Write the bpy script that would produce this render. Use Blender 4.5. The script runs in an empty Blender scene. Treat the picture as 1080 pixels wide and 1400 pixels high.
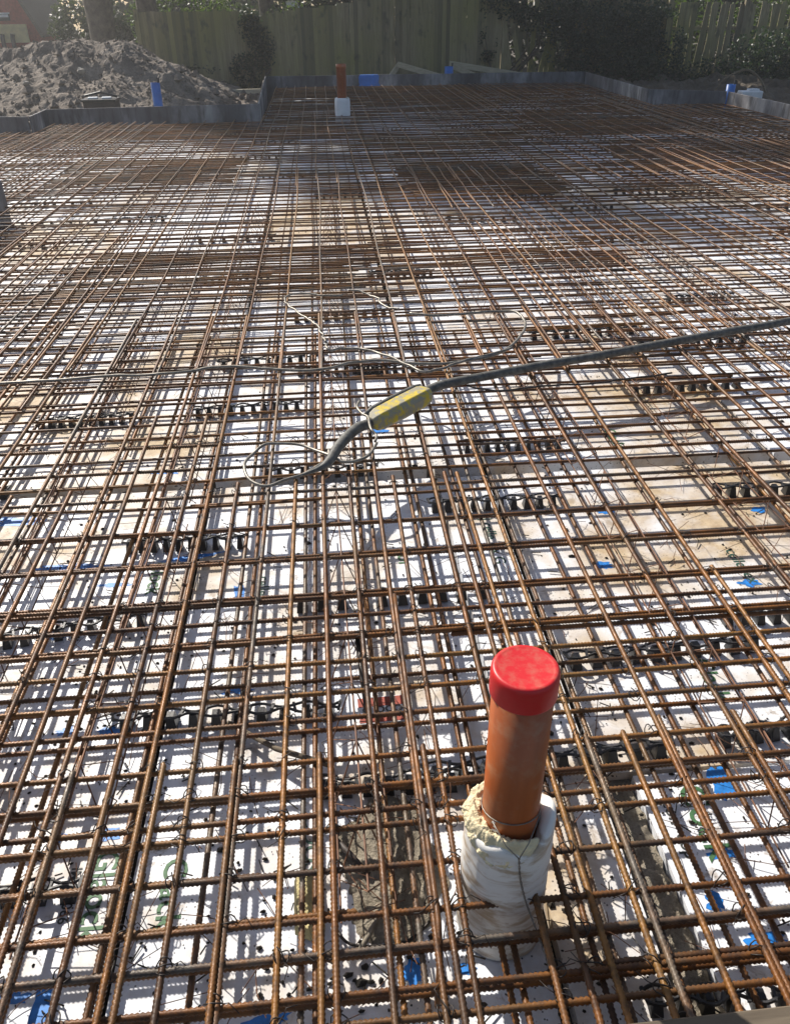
import bpy, bmesh, math, random
from mathutils import Vector, Matrix, noise
rnd = random.Random(11)
C = bpy.context.scene.collection
SC = bpy.context.scene

# ------------------------------------------------------------------ camera
def make_camera():
    f, pitch, yaw, roll = 1096.47, 0.567423, 0.0810145, -0.0091429
    cp, sp, cy, sy = math.cos(pitch), math.sin(pitch), math.cos(yaw), math.sin(yaw)
    F = Vector((sy*cp, cy*cp, -sp)); R = Vector((cy, -sy, 0)); U = R.cross(F)
    R2 = R*math.cos(roll) + U*math.sin(roll); U2 = U*math.cos(roll) - R*math.sin(roll)
    cam = bpy.data.cameras.new('camera'); ob = bpy.data.objects.new('camera', cam); C.objects.link(ob)
    m = Matrix((R2, U2, -F)).transposed().to_4x4(); m.translation = Vector((0, 0, 1.71)); ob.matrix_world = m
    cam.sensor_fit = 'VERTICAL'; cam.sensor_height = 24.0; cam.lens = 24.0*f/1400.0
    cam.clip_start = 0.05; cam.clip_end = 600
    SC.camera = ob
make_camera()

# ------------------------------------------------------------------ world, sun, exposure
SUN_EL, SUN_AZ = math.radians(38), math.radians(-33)        # azimuth from +Y, negative = towards -X
w = bpy.data.worlds.new('World'); SC.world = w; w.use_nodes = True
nt = w.node_tree; nt.nodes.clear()
sky = nt.nodes.new('ShaderNodeTexSky'); sky.sky_type = 'NISHITA'; sky.sun_disc = False
sky.sun_elevation = SUN_EL; sky.sun_rotation = SUN_AZ; sky.dust_density = 1.5
bg = nt.nodes.new('ShaderNodeBackground'); bg.inputs['Strength'].default_value = 0.078
wo = nt.nodes.new('ShaderNodeOutputWorld')
nt.links.new(sky.outputs[0], bg.inputs[0]); nt.links.new(bg.outputs[0], wo.inputs[0])
sl = bpy.data.lights.new('sun', 'SUN'); sl.energy = 5.0; sl.angle = math.radians(0.55); sl.color = (1.0, 0.94, 0.85)
so = bpy.data.objects.new('sun', sl); C.objects.link(so)
sd = Vector((math.sin(SUN_AZ)*math.cos(SUN_EL), math.cos(SUN_AZ)*math.cos(SUN_EL), math.sin(SUN_EL)))
so.rotation_euler = sd.to_track_quat('Z', 'Y').to_euler(); so.location = sd*40
SC.view_settings.view_transform = 'Standard'; SC.view_settings.look = 'None'
SC.view_settings.gamma = 1; SC.view_settings.exposure = 0.5; SC.view_settings.use_curve_mapping = False

# ------------------------------------------------------------------ material helpers
class NT:
    def __init__(s, name):
        s.m = bpy.data.materials.new(name); s.m.use_nodes = True
        s.t = s.m.node_tree; s.b = s.t.nodes['Principled BSDF']
    def n(s, typ, **kw):
        x = s.t.nodes.new(typ)
        for k, v in kw.items():
            if k in x.inputs: x.inputs[k].default_value = v
            else: setattr(x, k, v)
        return x
    def l(s, a, b): s.t.links.new(a, b)
    def coord(s, out='Object', scale=None):
        tc = s.n('ShaderNodeTexCoord')
        if scale is None: return tc.outputs[out]
        mp = s.n('ShaderNodeMapping'); mp.inputs['Scale'].default_value = scale
        s.l(tc.outputs[out], mp.inputs[0]); return mp.outputs[0]
    def pos(s, scale=(1, 1, 1)):
        g = s.n('ShaderNodeNewGeometry'); mp = s.n('ShaderNodeMapping'); mp.inputs['Scale'].default_value = scale
        s.l(g.outputs['Position'], mp.inputs[0]); return mp.outputs[0]
    def noise(s, vec, scale, detail=4, rough=.55, dist=0):
        x = s.n('ShaderNodeTexNoise', Scale=scale, Detail=detail, Roughness=rough, Distortion=dist); s.l(vec, x.inputs['Vector']); return x.outputs['Fac']
    def ramp(s, fac, stops, mode='LINEAR'):
        r = s.n('ShaderNodeValToRGB'); r.color_ramp.interpolation = mode
        el = r.color_ramp.elements
        while len(el) < len(stops): el.new(.5)
        for e, (p, c) in zip(el, stops):
            e.position = p; e.color = (c, c, c, 1) if not isinstance(c, (tuple, list)) else (*c[:3], 1)
        s.l(fac, r.inputs[0]); return r.outputs[0]
    def mix(s, fac, a, b, mode='MIX'):
        x = s.n('ShaderNodeMix', data_type='RGBA', blend_type=mode)
        for sock, v in ((x.inputs[0], fac), (x.inputs[6], a), (x.inputs[7], b)):
            if hasattr(v, 'is_linked'): s.l(v, sock)
            elif isinstance(v, (int, float)): sock.default_value = v
            else: sock.default_value = (*v[:3], 1)
        return x.outputs[2]
    def math(s, op, a, b=0.0):
        x = s.n('ShaderNodeMath', operation=op)
        for i, v in enumerate((a, b)):
            if hasattr(v, 'is_linked'): s.l(v, x.inputs[i])
            else: x.inputs[i].default_value = v
        return x.outputs[0]
    def rand(s): return s.n('ShaderNodeObjectInfo').outputs['Random']
    def color(s, v):
        if hasattr(v, 'is_linked'): s.l(v, s.b.inputs['Base Color'])
        else: s.b.inputs['Base Color'].default_value = (*v, 1)
        return s
    def set(s, **kw):
        for k, v in kw.items():
            k = k.replace('_', ' ')
            if hasattr(v, 'is_linked'): s.l(v, s.b.inputs[k])
            else: s.b.inputs[k].default_value = v
        return s
    def bump(s, h, strength=.3, dist=.01):
        b = s.n('ShaderNodeBump', Strength=strength, Distance=dist); s.l(h, b.inputs['Height']); s.l(b.outputs[0], s.b.inputs['Normal']); return s

def mat_simple(name, col, rough=.7, var=.25, scale=8, bump=.2, metal=0, bdist=.01):
    k = NT(name); f = k.noise(k.pos(), scale, 5)
    dark = tuple(c*(1-var) for c in col); lite = tuple(min(1, c*(1+var)) for c in col)
    k.color(k.ramp(f, [(.3, dark), (.7, lite)])).set(Roughness=rough, Metallic=metal)
    if bump: k.bump(k.noise(k.pos(), scale*4, 4), bump, bdist)
    return k.m

def mat_rust():
    k = NT('rusty_steel'); r = k.rand()
    base = k.ramp(r, [(0, (.19, .17, .14)), (.12, (.13, .105, .08)), (.18, (.09, .044, .020)), (.42, (.17, .064, .014)), (.6, (.06, .032, .017)), (.74, (.225, .09, .017)), (.88, (.31, .155, .036)), (1, (.13, .058, .02))])
    v = k.pos(); n1 = k.noise(v, 7, 5, .6); n2 = k.noise(v, 45, 4, .6)
    c = k.mix(k.ramp(n1, [(.42, 0), (.68, .75)]), base, (.34, .13, .022))
    c = k.mix(k.ramp(n2, [(.47, 0), (.68, .75)]), c, (.04, .024, .017))
    c = k.mix(k.ramp(k.noise(v, 2.2, 3), [(.52, 0), (.7, .45)]), c, (.30, .185, .075))
    c = k.mix(1.0, c, (.74, .72, .72), 'MULTIPLY')
    k.color(c).set(Roughness=k.ramp(n2, [(.3, .34), (.7, .62)]), Metallic=.1, Specular_IOR_Level=.38)
    k.bump(k.noise(v, 260, 3, .6), .35, .002); return k.m

def mat_board():
    k = NT('white_insulation_facing'); v = k.pos()
    big = k.noise(v, .9, 4, .55, .4); mid = k.noise(v, 3.4, 6, .62, .3); sm = k.noise(v, 24, 5, .65)
    c = k.mix(k.ramp(k.rand(), [(0, 0), (1, .35)]), (.80, .82, .86), (.74, .77, .83))
    mud = k.ramp(k.math('ADD', k.math('ADD', k.math('MULTIPLY', big, .55), k.math('MULTIPLY', mid, .5)), k.math('MULTIPLY', k.math('SUBTRACT', k.rand(), .80), .13)), [(.46, 0), (.52, .45), (.60, .95)])
    c = k.mix(mud, c, k.ramp(sm, [(.3, (.36, .25, .14)), (.7, (.60, .47, .29))]))
    c = k.mix(k.ramp(k.noise(v, 11, 6, .7, .8), [(.57, 0), (.66, .65)]), c, (.30, .22, .14))
    vo = k.n('ShaderNodeTexVoronoi', Scale=70.0, Randomness=1.0); k.l(v, vo.inputs['Vector'])
    speck = k.math('MULTIPLY', k.ramp(vo.outputs['Distance'], [(.12, 1), (.19, 0)]), k.ramp(k.noise(v, 6, 3), [(.44, 0), (.56, 1)]))
    c = k.mix(speck, c, (.06, .05, .045))
    k.color(c).set(Roughness=k.ramp(mid, [(.35, .38), (.65, .8)]))
    k.bump(k.noise(v, 60, 4), .12, .004); return k.m

def mat_wood(name, a, b, axis='Z', rough=.8, green=None):
    k = NT(name); sc = {'Z': (14, 14, .8), 'X': (.8, 14, 14), 'Y': (14, .8, 14)}[axis]
    g = k.noise(k.pos(sc), 2.5, 6, .6, .6); c = k.ramp(g, [(.3, a), (.7, b)])
    c = k.mix(k.ramp(k.rand(), [(0, 0), (1, .5)]), c, tuple(x*.55 for x in a))
    if green: c = k.mix(k.ramp(k.noise(k.pos((.35, .35, .25)), 1.3, 4), [(.38, 0), (.62, .8)]), c, green)
    k.color(c).set(Roughness=rough); k.bump(g, .4, .006); return k.m

def mat_formply():
    k = NT('grimy_sunpatch_ply'); v = k.pos()
    c = k.ramp(k.noise(k.pos((1, 1, .5)), 1.3, 5, .6), [(.3, (.045, .042, .045)), (.5, (.13, .128, .14)), (.62, (.30, .30, .31)), (.74, (.62, .62, .60))])  # palest stops paint patches of sunlight into the ply colour
    c = k.mix(k.ramp(k.noise(k.pos((3, 3, .6)), 5, 5), [(.5, 0), (.7, .7)]), c, (.04, .035, .035))
    k.color(c).set(Roughness=.7); k.bump(k.noise(v, 20, 4), .3, .006); return k.m

def mat_leaf(name, a, b, c_):
    k = NT(name); g = k.noise(k.pos(), 3.0, 3)
    k.color(k.ramp(g, [(.3, a), (.55, b), (.75, c_)])).set(Roughness=.5)
    tr = k.n('ShaderNodeBsdfTranslucent'); tr.inputs[0].default_value = (b[0]*1.7, b[1]*1.9, b[2]*.9, 1)
    mx = k.n('ShaderNodeMixShader'); mx.inputs[0].default_value = .35
    out = k.t.nodes['Material Output']
    k.l(k.b.outputs[0], mx.inputs[1]); k.l(tr.outputs[0], mx.inputs[2]); k.l(mx.outputs[0], out.inputs[0]); return k.m

def mat_soil(name, a, b, c_, scale=3.0):
    k = NT(name); v = k.pos(); n = k.noise(v, scale, 8, .65)
    c = k.ramp(n, [(.3, a), (.5, b), (.72, c_)]); c = k.mix(k.ramp(k.noise(v, scale*12, 4), [(.45, 0), (.7, .5)]), c, a)
    k.color(c).set(Roughness=.95); k.bump(k.noise(v, scale*7, 8, .7), .8, .05); return k.m

def mat_fence():
    k = NT('weathered_fence_timber')
    g = k.noise(k.pos((14, 14, .8)), 2.5, 6, .6, .6); c = k.ramp(g, [(.3, (.19, .155, .09)), (.7, (.40, .34, .21))])
    c = k.mix(k.ramp(k.noise(k.pos((.35, .35, .3)), 1.6, 4), [(.38, 0), (.6, .85)]), c, (.25, .235, .08))
    c = k.mix(k.ramp(k.rand(), [(0, 0), (.5, .2), (1, .7)]), c, (.075, .068, .048))
    c = k.mix(k.ramp(k.noise(k.pos((2, 2, 1.2)), 2.5, 5), [(.57, 0), (.7, .6)]), c, (.035, .035, .028))
    k.color(c).set(Roughness=.85); k.bump(g, .4, .006); return k.m

M = dict(
    rust=mat_rust(), board=mat_board(), ply=mat_formply(), fence=mat_fence(),
    blackpl=mat_simple('black_plastic', (.012, .012, .014), .35, .3, 20, .15, 0, .003),
    dirtyblack=mat_simple('dusty_black_plastic', (.03, .03, .032), .5, .6, 14, .2, 0, .003),
    subbase=mat_soil('damp_mud', (.014, .012, .010), (.04, .032, .024), (.10, .08, .055), 5),
    ground=mat_soil('site_soil', (.035, .028, .02), (.085, .068, .048), (.15, .12, .085), 1.2),
    heap=mat_soil('spoil_soil', (.10, .078, .06), (.21, .17, .135), (.36, .30, .245), 2.2),
    mudgrey=mat_soil('wet_cement_mud', (.19, .155, .11), (.43, .37, .28), (.62, .55, .44), 14),
    stone=mat_simple('dirty_stone', (.30, .27, .23), .9, .4, 9, .4),
    green=mat_simple('green_print', (.055, .15, .06), .6, .25, 60, 0),
    dgreen=mat_simple('dark_green_print', (.03, .085, .06), .6, .3, 60, 0),
    ink=mat_simple('dark_print', (.05, .055, .05), .6, .3, 60, 0),
    foam=mat_simple('cream_foam', (.72, .62, .40), .9, .25, 30, .7, 0, .01),
    yfoam=mat_simple('yellow_foam', (.55, .47, .24), .9, .3, 40, .6, 0, .01),
    wire=mat_simple('grey_wire', (.22, .20, .17), .45, .4, 60, .1, .5, .002),
    tie=mat_simple('black_tie_wire', (.035, .028, .024), .5, .4, 60, .1, .4, .002),
    rwire=mat_simple('rusty_wire', (.16, .075, .04), .7, .5, 20, .1, .1, .002),
    hose=mat_simple('grey_rubber_hose', (.10, .096, .085), .6, .55, 45, .3, 0, .004),
    bluep=mat_simple('blue_plastic', (.03, .16, .52), .4, .2, 6, .1),
    white=mat_simple('white_plastic', (.75, .77, .80), .5, .1, 8, .1),
    pale=mat_wood('pale_timber', (.42, .36, .25), (.68, .60, .45), 'X'),
    edge=mat_wood('dirty_edge_timber', (.10, .075, .05), (.24, .19, .13), 'X'),
    stick=mat_wood('grey_stick', (.24, .2, .15), (.45, .40, .31), 'Y'),
    darkbox=mat_simple('brown_plastic', (.05, .038, .032), .6, .3, 10, .2),
    brick=mat_simple('red_brickwork', (.40, .10, .07), .85, .25, 14, .3),
    yboard=mat_simple('yellow_board', (.62, .52, .28), .8, .2, 5, .2),
    dark=mat_simple('dark_roof_felt', (.035, .035, .038), .8, .3, 5, .2),
    bark=mat_simple('grey_brown_bark', (.11, .09, .065), .95, .5, 7, .9, 0, .04),
    leaf=mat_leaf('evergreen_leaf', (.018, .030, .012), (.035, .055, .02), (.07, .10, .03)),
    crown=mat_leaf('spring_leaf', (.035, .055, .015), (.06, .09, .02), (.10, .14, .035)),
    ivy=mat_leaf('ivy_leaf', (.012, .022, .012), (.022, .040, .020), (.045, .065, .03)),
    hedge=mat_leaf('hedge_leaf', (.016, .022, .012), (.03, .04, .018), (.055, .07, .025)),
)
def red_mat():
    k = NT('red_plastic_cap'); v = k.coord()
    d = k.ramp(k.noise(v, 55, 7, .7), [(.45, 0), (.72, .5)])
    up = k.n('ShaderNodeNewGeometry'); sx = k.n('ShaderNodeSeparateXYZ'); k.l(up.outputs['Normal'], sx.inputs[0])
    c = k.mix(k.math('MULTIPLY', d, k.ramp(sx.outputs[2], [(.7, .15), (.95, 1)])), (.58, .012, .016), (.46, .20, .13))
    k.color(c).set(Roughness=.42); k.bump(k.noise(v, 90, 4), .08, .003); return k.m
def orange_mat():
    k = NT('orange_brown_pipe'); v = k.coord()
    c = k.ramp(k.noise(k.coord(scale=(1, 1, .12)), 40, 4), [(.3, (.31, .075, .018)), (.7, (.43, .11, .028))])
    c = k.mix(k.ramp(k.noise(v, 14, 5, .7), [(.5, 0), (.72, .55)]), c, (.42, .25, .14))
    k.color(c).set(Roughness=.36); k.bump(k.noise(v, 70, 3), .05, .002); return k.m
def sleeve_mat():
    k = NT('dirty_white_sleeve'); v = k.coord()
    sm = k.noise(k.coord(scale=(6, 6, 22)), 1.6, 6, .62, .5)
    c = k.mix(k.ramp(sm, [(.46, 0), (.60, .8)]), (.76, .74, .70), (.40, .28, .16))
    c = k.mix(k.ramp(k.noise(v, 30, 5, .7), [(.62, 0), (.72, .6)]), c, (.35, .22, .12))
    k.color(c).set(Roughness=.6); k.bump(k.noise(v, 60, 4), .2, .004); return k.m
def yellow_mat():
    k = NT('scuffed_yellow_plastic'); v = k.coord()
    c = k.mix(k.ramp(k.noise(v, 24, 5, .65, .4), [(.42, 0), (.54, .95)]), (.60, .45, .03), (.30, .28, .22))
    k.color(c).set(Roughness=.55); k.bump(k.noise(v, 90, 4), .15, .003); return k.m
M['red'], M['orange'], M['sleeve'], M['yellow'] = red_mat(), orange_mat(), sleeve_mat(), yellow_mat()
M['paint'] = mat_simple('blue_spray_paint', (.02, .20, .60), .5, .35, 40, 0)
M['tagred'] = mat_simple('red_label_print', (.33, .06, .035), .6, .3, 50, 0)

# ------------------------------------------------------------------ mesh helpers
class MB:
    def __init__(s): s.v = []; s.f = []
    def add(s, vs, fs):
        o = len(s.v); s.v += [tuple(v) for v in vs]; s.f += [tuple(i+o for i in f) for f in fs]; return s
    def box(s, c, d, rz=0, rx=0, ry=0):
        R = Matrix.Rotation(rz, 3, 'Z') @ Matrix.Rotation(ry, 3, 'Y') @ Matrix.Rotation(rx, 3, 'X'); c = Vector(c)
        vs = [c + R @ Vector((x*d[0]/2, y*d[1]/2, z*d[2]/2)) for x in (-1, 1) for y in (-1, 1) for z in (-1, 1)]
        return s.add(vs, [(0, 1, 3, 2), (4, 6, 7, 5), (0, 4, 5, 1), (2, 3, 7, 6), (0, 2, 6, 4), (1, 5, 7, 3)])
    def tube(s, pts, r, n=8, cap=True):
        pts = [Vector(p) for p in pts]; rs = r if isinstance(r, (list, tuple)) else [r]*len(pts)
        t0 = (pts[1]-pts[0]).normalized(); a = Vector((0, 0, 1)) if abs(t0.z) < .9 else Vector((1, 0, 0))
        u = t0.cross(a).normalized(); vs = []; fs = []
        for i, p in enumerate(pts):
            t = (pts[min(i+1, len(pts)-1)] - pts[max(i-1, 0)]).normalized()
            u = (u - t*u.dot(t)).normalized(); q = t.cross(u)
            for j in range(n):
                an = 2*math.pi*j/n; vs.append(p + (u*math.cos(an) + q*math.sin(an))*rs[i])
        for i in range(len(pts)-1):
            for j in range(n):
                k = (j+1) % n; fs.append((i*n+j, i*n+k, (i+1)*n+k, (i+1)*n+j))
        if cap: fs += [tuple(range(n))[::-1], tuple((len(pts)-1)*n+j for j in range(n))]
        return s.add(vs, fs)
    def lathe(s, prof, n=48, c=(0, 0, 0), jit=0):
        vs = []; fs = []
        for r, z in prof:
            for j in range(n):
                an = 2*math.pi*j/n; vs.append((c[0]+r*math.cos(an), c[1]+r*math.sin(an), c[2]+z))
        for i in range(len(prof)-1):
            for j in range(n):
                k = (j+1) % n; fs.append((i*n+j, i*n+k, (i+1)*n+k, (i+1)*n+j))
        return s.add(vs, fs)
    def mesh(s, name, mat=None, smooth=False):
        me = bpy.data.meshes.new(name); me.from_pydata(s.v, [], s.f); me.update()
        if mat: me.materials.append(mat)
        if smooth: me.polygons.foreach_set('use_smooth', [True]*len(me.polygons))
        return me
    def build(s, name, mat, parent=None, smooth=False, loc=(0, 0, 0), rot=(0, 0, 0)):
        return link(name, s.mesh(name, mat, smooth), parent, loc, rot)
def link(name, data, parent=None, loc=(0, 0, 0), rot=(0, 0, 0)):
    o = bpy.data.objects.new(name, data); C.objects.link(o); o.location = loc; o.rotation_euler = rot
    if parent: o.parent = parent
    return o
def tag(o, label=None, cat=None, group=None, kind=None):
    for k, v in (('label', label), ('category', cat), ('group', group), ('kind', kind)):
        if v: o[k] = v
    return o
def thing(name, label, cat, loc=(0, 0, 0), group=None, kind=None):
    return tag(link(name, None, None, loc), label, cat, group, kind)
def bevel(o, w=.004, seg=2):
    m = o.modifiers.new('b', 'BEVEL'); m.width = w; m.segments = seg; m.limit_method = 'ANGLE'; return o
def smooth_pts(pts, sub=6):
    P = [Vector(p) for p in pts]; out = []
    for i in range(len(P)-1):
        a, b, c, d = P[max(i-1, 0)], P[i], P[i+1], P[min(i+2, len(P)-1)]
        for k in range(sub):
            t = k/sub
            out.append(.5*((2*b) + (c-a)*t + (2*a-5*b+4*c-d)*t*t + (3*b-a-3*c+d)*t**3))
    return out + [P[-1]]
def uneven(o, s=.003, sc=6):
    for v in o.data.vertices:
        v.co += Vector(noise.noise_vector(v.co*sc))*s
    return o

# ------------------------------------------------------------------ ground and slab floor
g = MB(); H = 60
g.add([(-H, 20-H, -.27), (H, 20-H, -.27), (H, 20+H, -.27), (-H, 20+H, -.27)], [(0, 1, 2, 3)])
tag(g.build('ground', M['ground']), kind='structure')
RECTS = [(-2.86, 6.9, .55, 8.0), (-6.9, 6.9, 8.0, 12.9), (-4.02, 6.9, 12.9, 13.75), (-.93, 6.9, 13.75, 14.95), (-.93, 5.72, 14.95, 19.4)]
sb = MB()
for x0, x1, y0, y1 in RECTS: sb.box(((x0+x1)/2, (y0+y1)/2, -.135), (x1-x0, y1-y0, .16))
tag(sb.build('sub_base', M['subbase']), kind='structure')

hz = bpy.data.materials.new('glare_volume'); hz.use_nodes = True; hn = hz.node_tree; hn.nodes.clear()  # added volume, stands in for sun glare towards the upper left
pv = hn.nodes.new('ShaderNodeVolumePrincipled'); pv.inputs['Density'].default_value = .0028; pv.inputs['Anisotropy'].default_value = .55; pv.inputs['Color'].default_value = (.95, .95, .95, 1)
ho = hn.nodes.new('ShaderNodeOutputMaterial'); hn.links.new(pv.outputs[0], ho.inputs['Volume'])
tag(MB().box((0, 20, 8.6), (126, 126, 20)).build('glare_haze', hz), 'thin volume added over the whole site in place of sun glare', 'glare_haze', kind='stuff')
floor = tag(link('slab_floor', None), kind='structure')
COLS = [(-7.5, -6.55), (-6.53, -5.335), (-5.32, -4.135), (-4.12, -2.935), (-2.92, -1.745), (-1.725, -.545), (-.520, .385), (.418, .628), (.725, 1.925), (1.94, 3.125), (3.14, 4.33), (4.345, 5.53), (5.545, 5.72), (5.73, 6.9)]
boards = []
def add_board(x0, x1, y0, y1):
    for a0, a1, b0, b1 in RECTS:
        X0, X1, Y0, Y1 = max(x0, a0), min(x1, a1), max(y0, b0), min(y1, b1)
        if X1-X0 < .1 or Y1-Y0 < .1: continue
        o = MB().box((0, 0, -.024), (X1-X0, Y1-Y0, .048)).build('insulation_board', M['board'], floor, loc=((X0+X1)/2, (Y0+Y1)/2, rnd.uniform(-.003, .001)), rot=(rnd.uniform(-.001, .001), rnd.uniform(-.001, .001), rnd.uniform(-.0025, .0025)))
        boards.append((o, X0, X1, Y0, Y1))
for ci, (x0, x1) in enumerate(COLS):
    y = .55; first = True; X0_ = x0
    while y < 21.4:
        x0 = .640 if (abs(x0-.725) < .001 and y > 1.3) else x0
        if first and abs(x0-.725) < .001: add_board(x0, x1, y, 1.34); y = 1.352; x0 = .655
        if first: h = (2.93-y) if -1.8 < x0 < 1.8 else rnd.choice((1.2, 2.38, 1.9))
        else: h = 2.4
        first = False
        add_board(x0, x1, y, y+h); y += h + (.075 if abs(y+h-2.93) < .05 else .012)

FONTS = {}
def text_mesh(txt, size, mat):
    cu = bpy.data.curves.new('t', 'FONT'); cu.body = txt; cu.size = size; cu.extrude = .0002; cu.resolution_u = 3; cu.offset = size*.012
    ob = bpy.data.objects.new('t', cu); C.objects.link(ob)
    dg = bpy.context.evaluated_depsgraph_get(); me = bpy.data.meshes.new_from_object(ob.evaluated_get(dg))
    bpy.data.objects.remove(ob); me.materials.clear(); me.materials.append(mat); return me
def on_board(x, y):
    for b in boards:
        if b[1] <= x <= b[2] and b[3] <= y <= b[4]: return b[0]
    return None
def put(name, me, x, y, z, rz):
    b = on_board(x, y)
    o = link(name, me)
    if b:
        o.parent = b; o.location = (x-b.location.x, y-b.location.y, .0012 if z < .0041 else .0008)
    else: o.location = (x, y, z)
    o.rotation_euler = (0, 0, rz); return o
Q = -math.pi/2
for txt, s, x, y, m in (('Glaock', .078, -.617, 1.24, 'green'), ('Clack', .078, -.452, 1.205, 'green'), ('IM 7/9066', .034, -.668, 1.20, 'ink'),
                        ('Cock', .10, .825, 1.30, 'green'), ('con  cop', .046, .770, 1.255, 'ink'), ('COOS', .058, -.128, 1.30, 'dgreen'),
                        ('| celle  ex G', .062, .545, 2.60, 'dgreen'), ('Clock', .078, -.68, 2.42, 'green'), ('cor', .078, .2, 2.42, 'green'), ('Clack', .078, 1.05, 1.75, 'green'),
                        ('Clack', .078, -1.2, 2.1, 'green'), ('celle  ex', .06, 1.4, 2.3, 'dgreen'), ('Clack', .078, 1.25, 3.3, 'green'), ('celle', .06, -.3, 2.3, 'dgreen')):
    put('printed_lettering', text_mesh(txt, s, M[m]), x, y, .004, Q)

# sprayed blue marks: ragged flat paint patches
def blob(cx, cy, rx, ry, mat, z=.0042, name='paint_mark', seed=0, n=26, rough=.4):
    vs = [(0, 0, 0)]
    for j in range(n):
        a = 2*math.pi*j/n; k = 1 + rough*noise.noise(Vector((math.cos(a)*2.2+seed*7.1, math.sin(a)*2.2, seed)))*1.8
        vs.append((rx*k*math.cos(a), ry*k*math.sin(a), 0))
    me = MB().add(vs, [(0, 1+j, 1+(j+1) % n) for j in range(n)]).mesh(name, mat)
    return put(name, me, cx, cy, z, rnd.uniform(-.2, .2)) if on_board(cx, cy) else None
for i, (x, y, rx, ry) in enumerate(((-.715, 1.285, .022, .012), (-.60, 1.284, .03, .018), (-.712, .91, .03, .012), (-.655, .885, .018, .05), (.105, .895, .022, .03),
        (.857, 1.10, .035, .022), (.862, .885, .05, .022), (.217, .89, .022, .012), (-.305, .958, .014, .012), (-.80, 2.30, .06, .012), (-.79, 1.63, .03, .015),
        (-.92, 2.04, .04, .014), (-.67, 1.62, .03, .016), (.93, 2.25, .03, .02), (1.05, 2.6, .035, .02), (-.36, 2.2, .02, .06), (1.65, 2.55, .03, .02), (.72, 1.72, .03, .012), (-.98, 2.42, .12, .02), (-.55, 2.44, .1, .015), (.79, .98, .02, .03), (-.2, .82, .05, .015), (-.6, .80, .02, .04), (-.33, 1.75, .04, .02), (1.25, 1.45, .05, .02), (.95, 1.30, .03, .05), (1.4, 2.1, .04, .02), (-1.25, 2.75, .1, .03), (.2, 3.4, .05, .03), (-.75, 3.1, .06, .02), (1.9, 3.0, .08, .03))):
    blob(x, y, rx, ry, M['paint'], seed=i)

# mud and grit lying on the boards (uncountable)
mb = MB()
for i in range(5200):
    Y = .6 + 7.5*rnd.random()**1.7; X = rnd.uniform(-.45, .60)*(Y+1.0)+.05
    if X < -3: continue
    k = noise.noise(Vector((X*2.1, Y*2.1, 3)))
    if k < -.05 and rnd.random() < .8: continue
    s = rnd.uniform(.002, .0065)*(1 + .9*(rnd.random() < .08)); a = rnd.uniform(0, 6.28)
    if rnd.random() < .22:
        L = rnd.uniform(.015, .05); mb.box((X, Y, .006), (L, .0025, .0025), a, 0, rnd.uniform(-.15, .15))
    else:
        e = rnd.uniform(.5, 1.6); vs = [(X+s*e*math.cos(a+t)*q, Y+s*math.sin(a+t)*q, z) for t, q, z in ((0, 1, .001), (1.3, .8, .001), (2.5, 1.1, .001), (3.9, .9, .001), (5.1, 1, .001))] + [(X, Y, .002+s*.7)]
        mb.add(vs, [(0, 1, 5), (1, 2, 5), (2, 3, 5), (3, 4, 5), (4, 0, 5)])
tag(mb.build('scattered_dirt', M['subbase']), 'dark specks of mud and twigs scattered over white insulation boards', 'dirt', kind='stuff')

# mud filling the wide joint and the broken-out recess in front of the sleeve
def mound(name, x0, x1, y0, y1, hz, mat, nx, ny, seed, round_=True, base=.0):
    vs = []; fs = []
    for j in range(ny+1):
        for i in range(nx+1):
            u, v = i/nx*2-1, j/ny*2-1
            d = (math.hypot(u, v)*(1+.55*noise.noise(Vector((u*1.6+seed, v*1.6, 2)))) if round_ else max(abs(u)*.8, abs(v)))
            e = max(0, 1-d**3)
            p = Vector(((x0+x1)/2+u*(x1-x0)/2, (y0+y1)/2+v*(y1-y0)/2, 0))
            nn = noise.fractal(p*17+Vector((seed, 0, 0)), .8, 2.1, 5)
            vs.append((p.x+.01*noise.noise(p*30), p.y+.01*noise.noise(p*31), base + e*hz*(.6+.9*nn) - (0 if e > 0 else .012)))
    for j in range(ny):
        for i in range(nx):
            a = j*(nx+1)+i; fs.append((a, a+1, a+nx+2, a+nx+1))
    return MB().add(vs, fs).build(name, mat, smooth=True)
tag(mound('wet_mud', -.06, .20, .95, 1.33, .022, M['mudgrey'], 46, 60, 1), 'lumpy grey brown mud splodge on boards left of white sleeve', 'mud', kind='stuff')
tag(mound('joint_mud',   .632, .722, .62, 1.36, .022, M['mudgrey'], 14, 120, 5, False, -.03), 'dark mud filling the wide gap between boards', 'mud', kind='stuff')
0 and tag(mound('dried_mud', -.46, -.12, 1.25, 1.72, .006, M['mudgrey'], 40, 50, 9), 'thin dried mud smear on boards left of centre', 'mud', kind='stuff')

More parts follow.
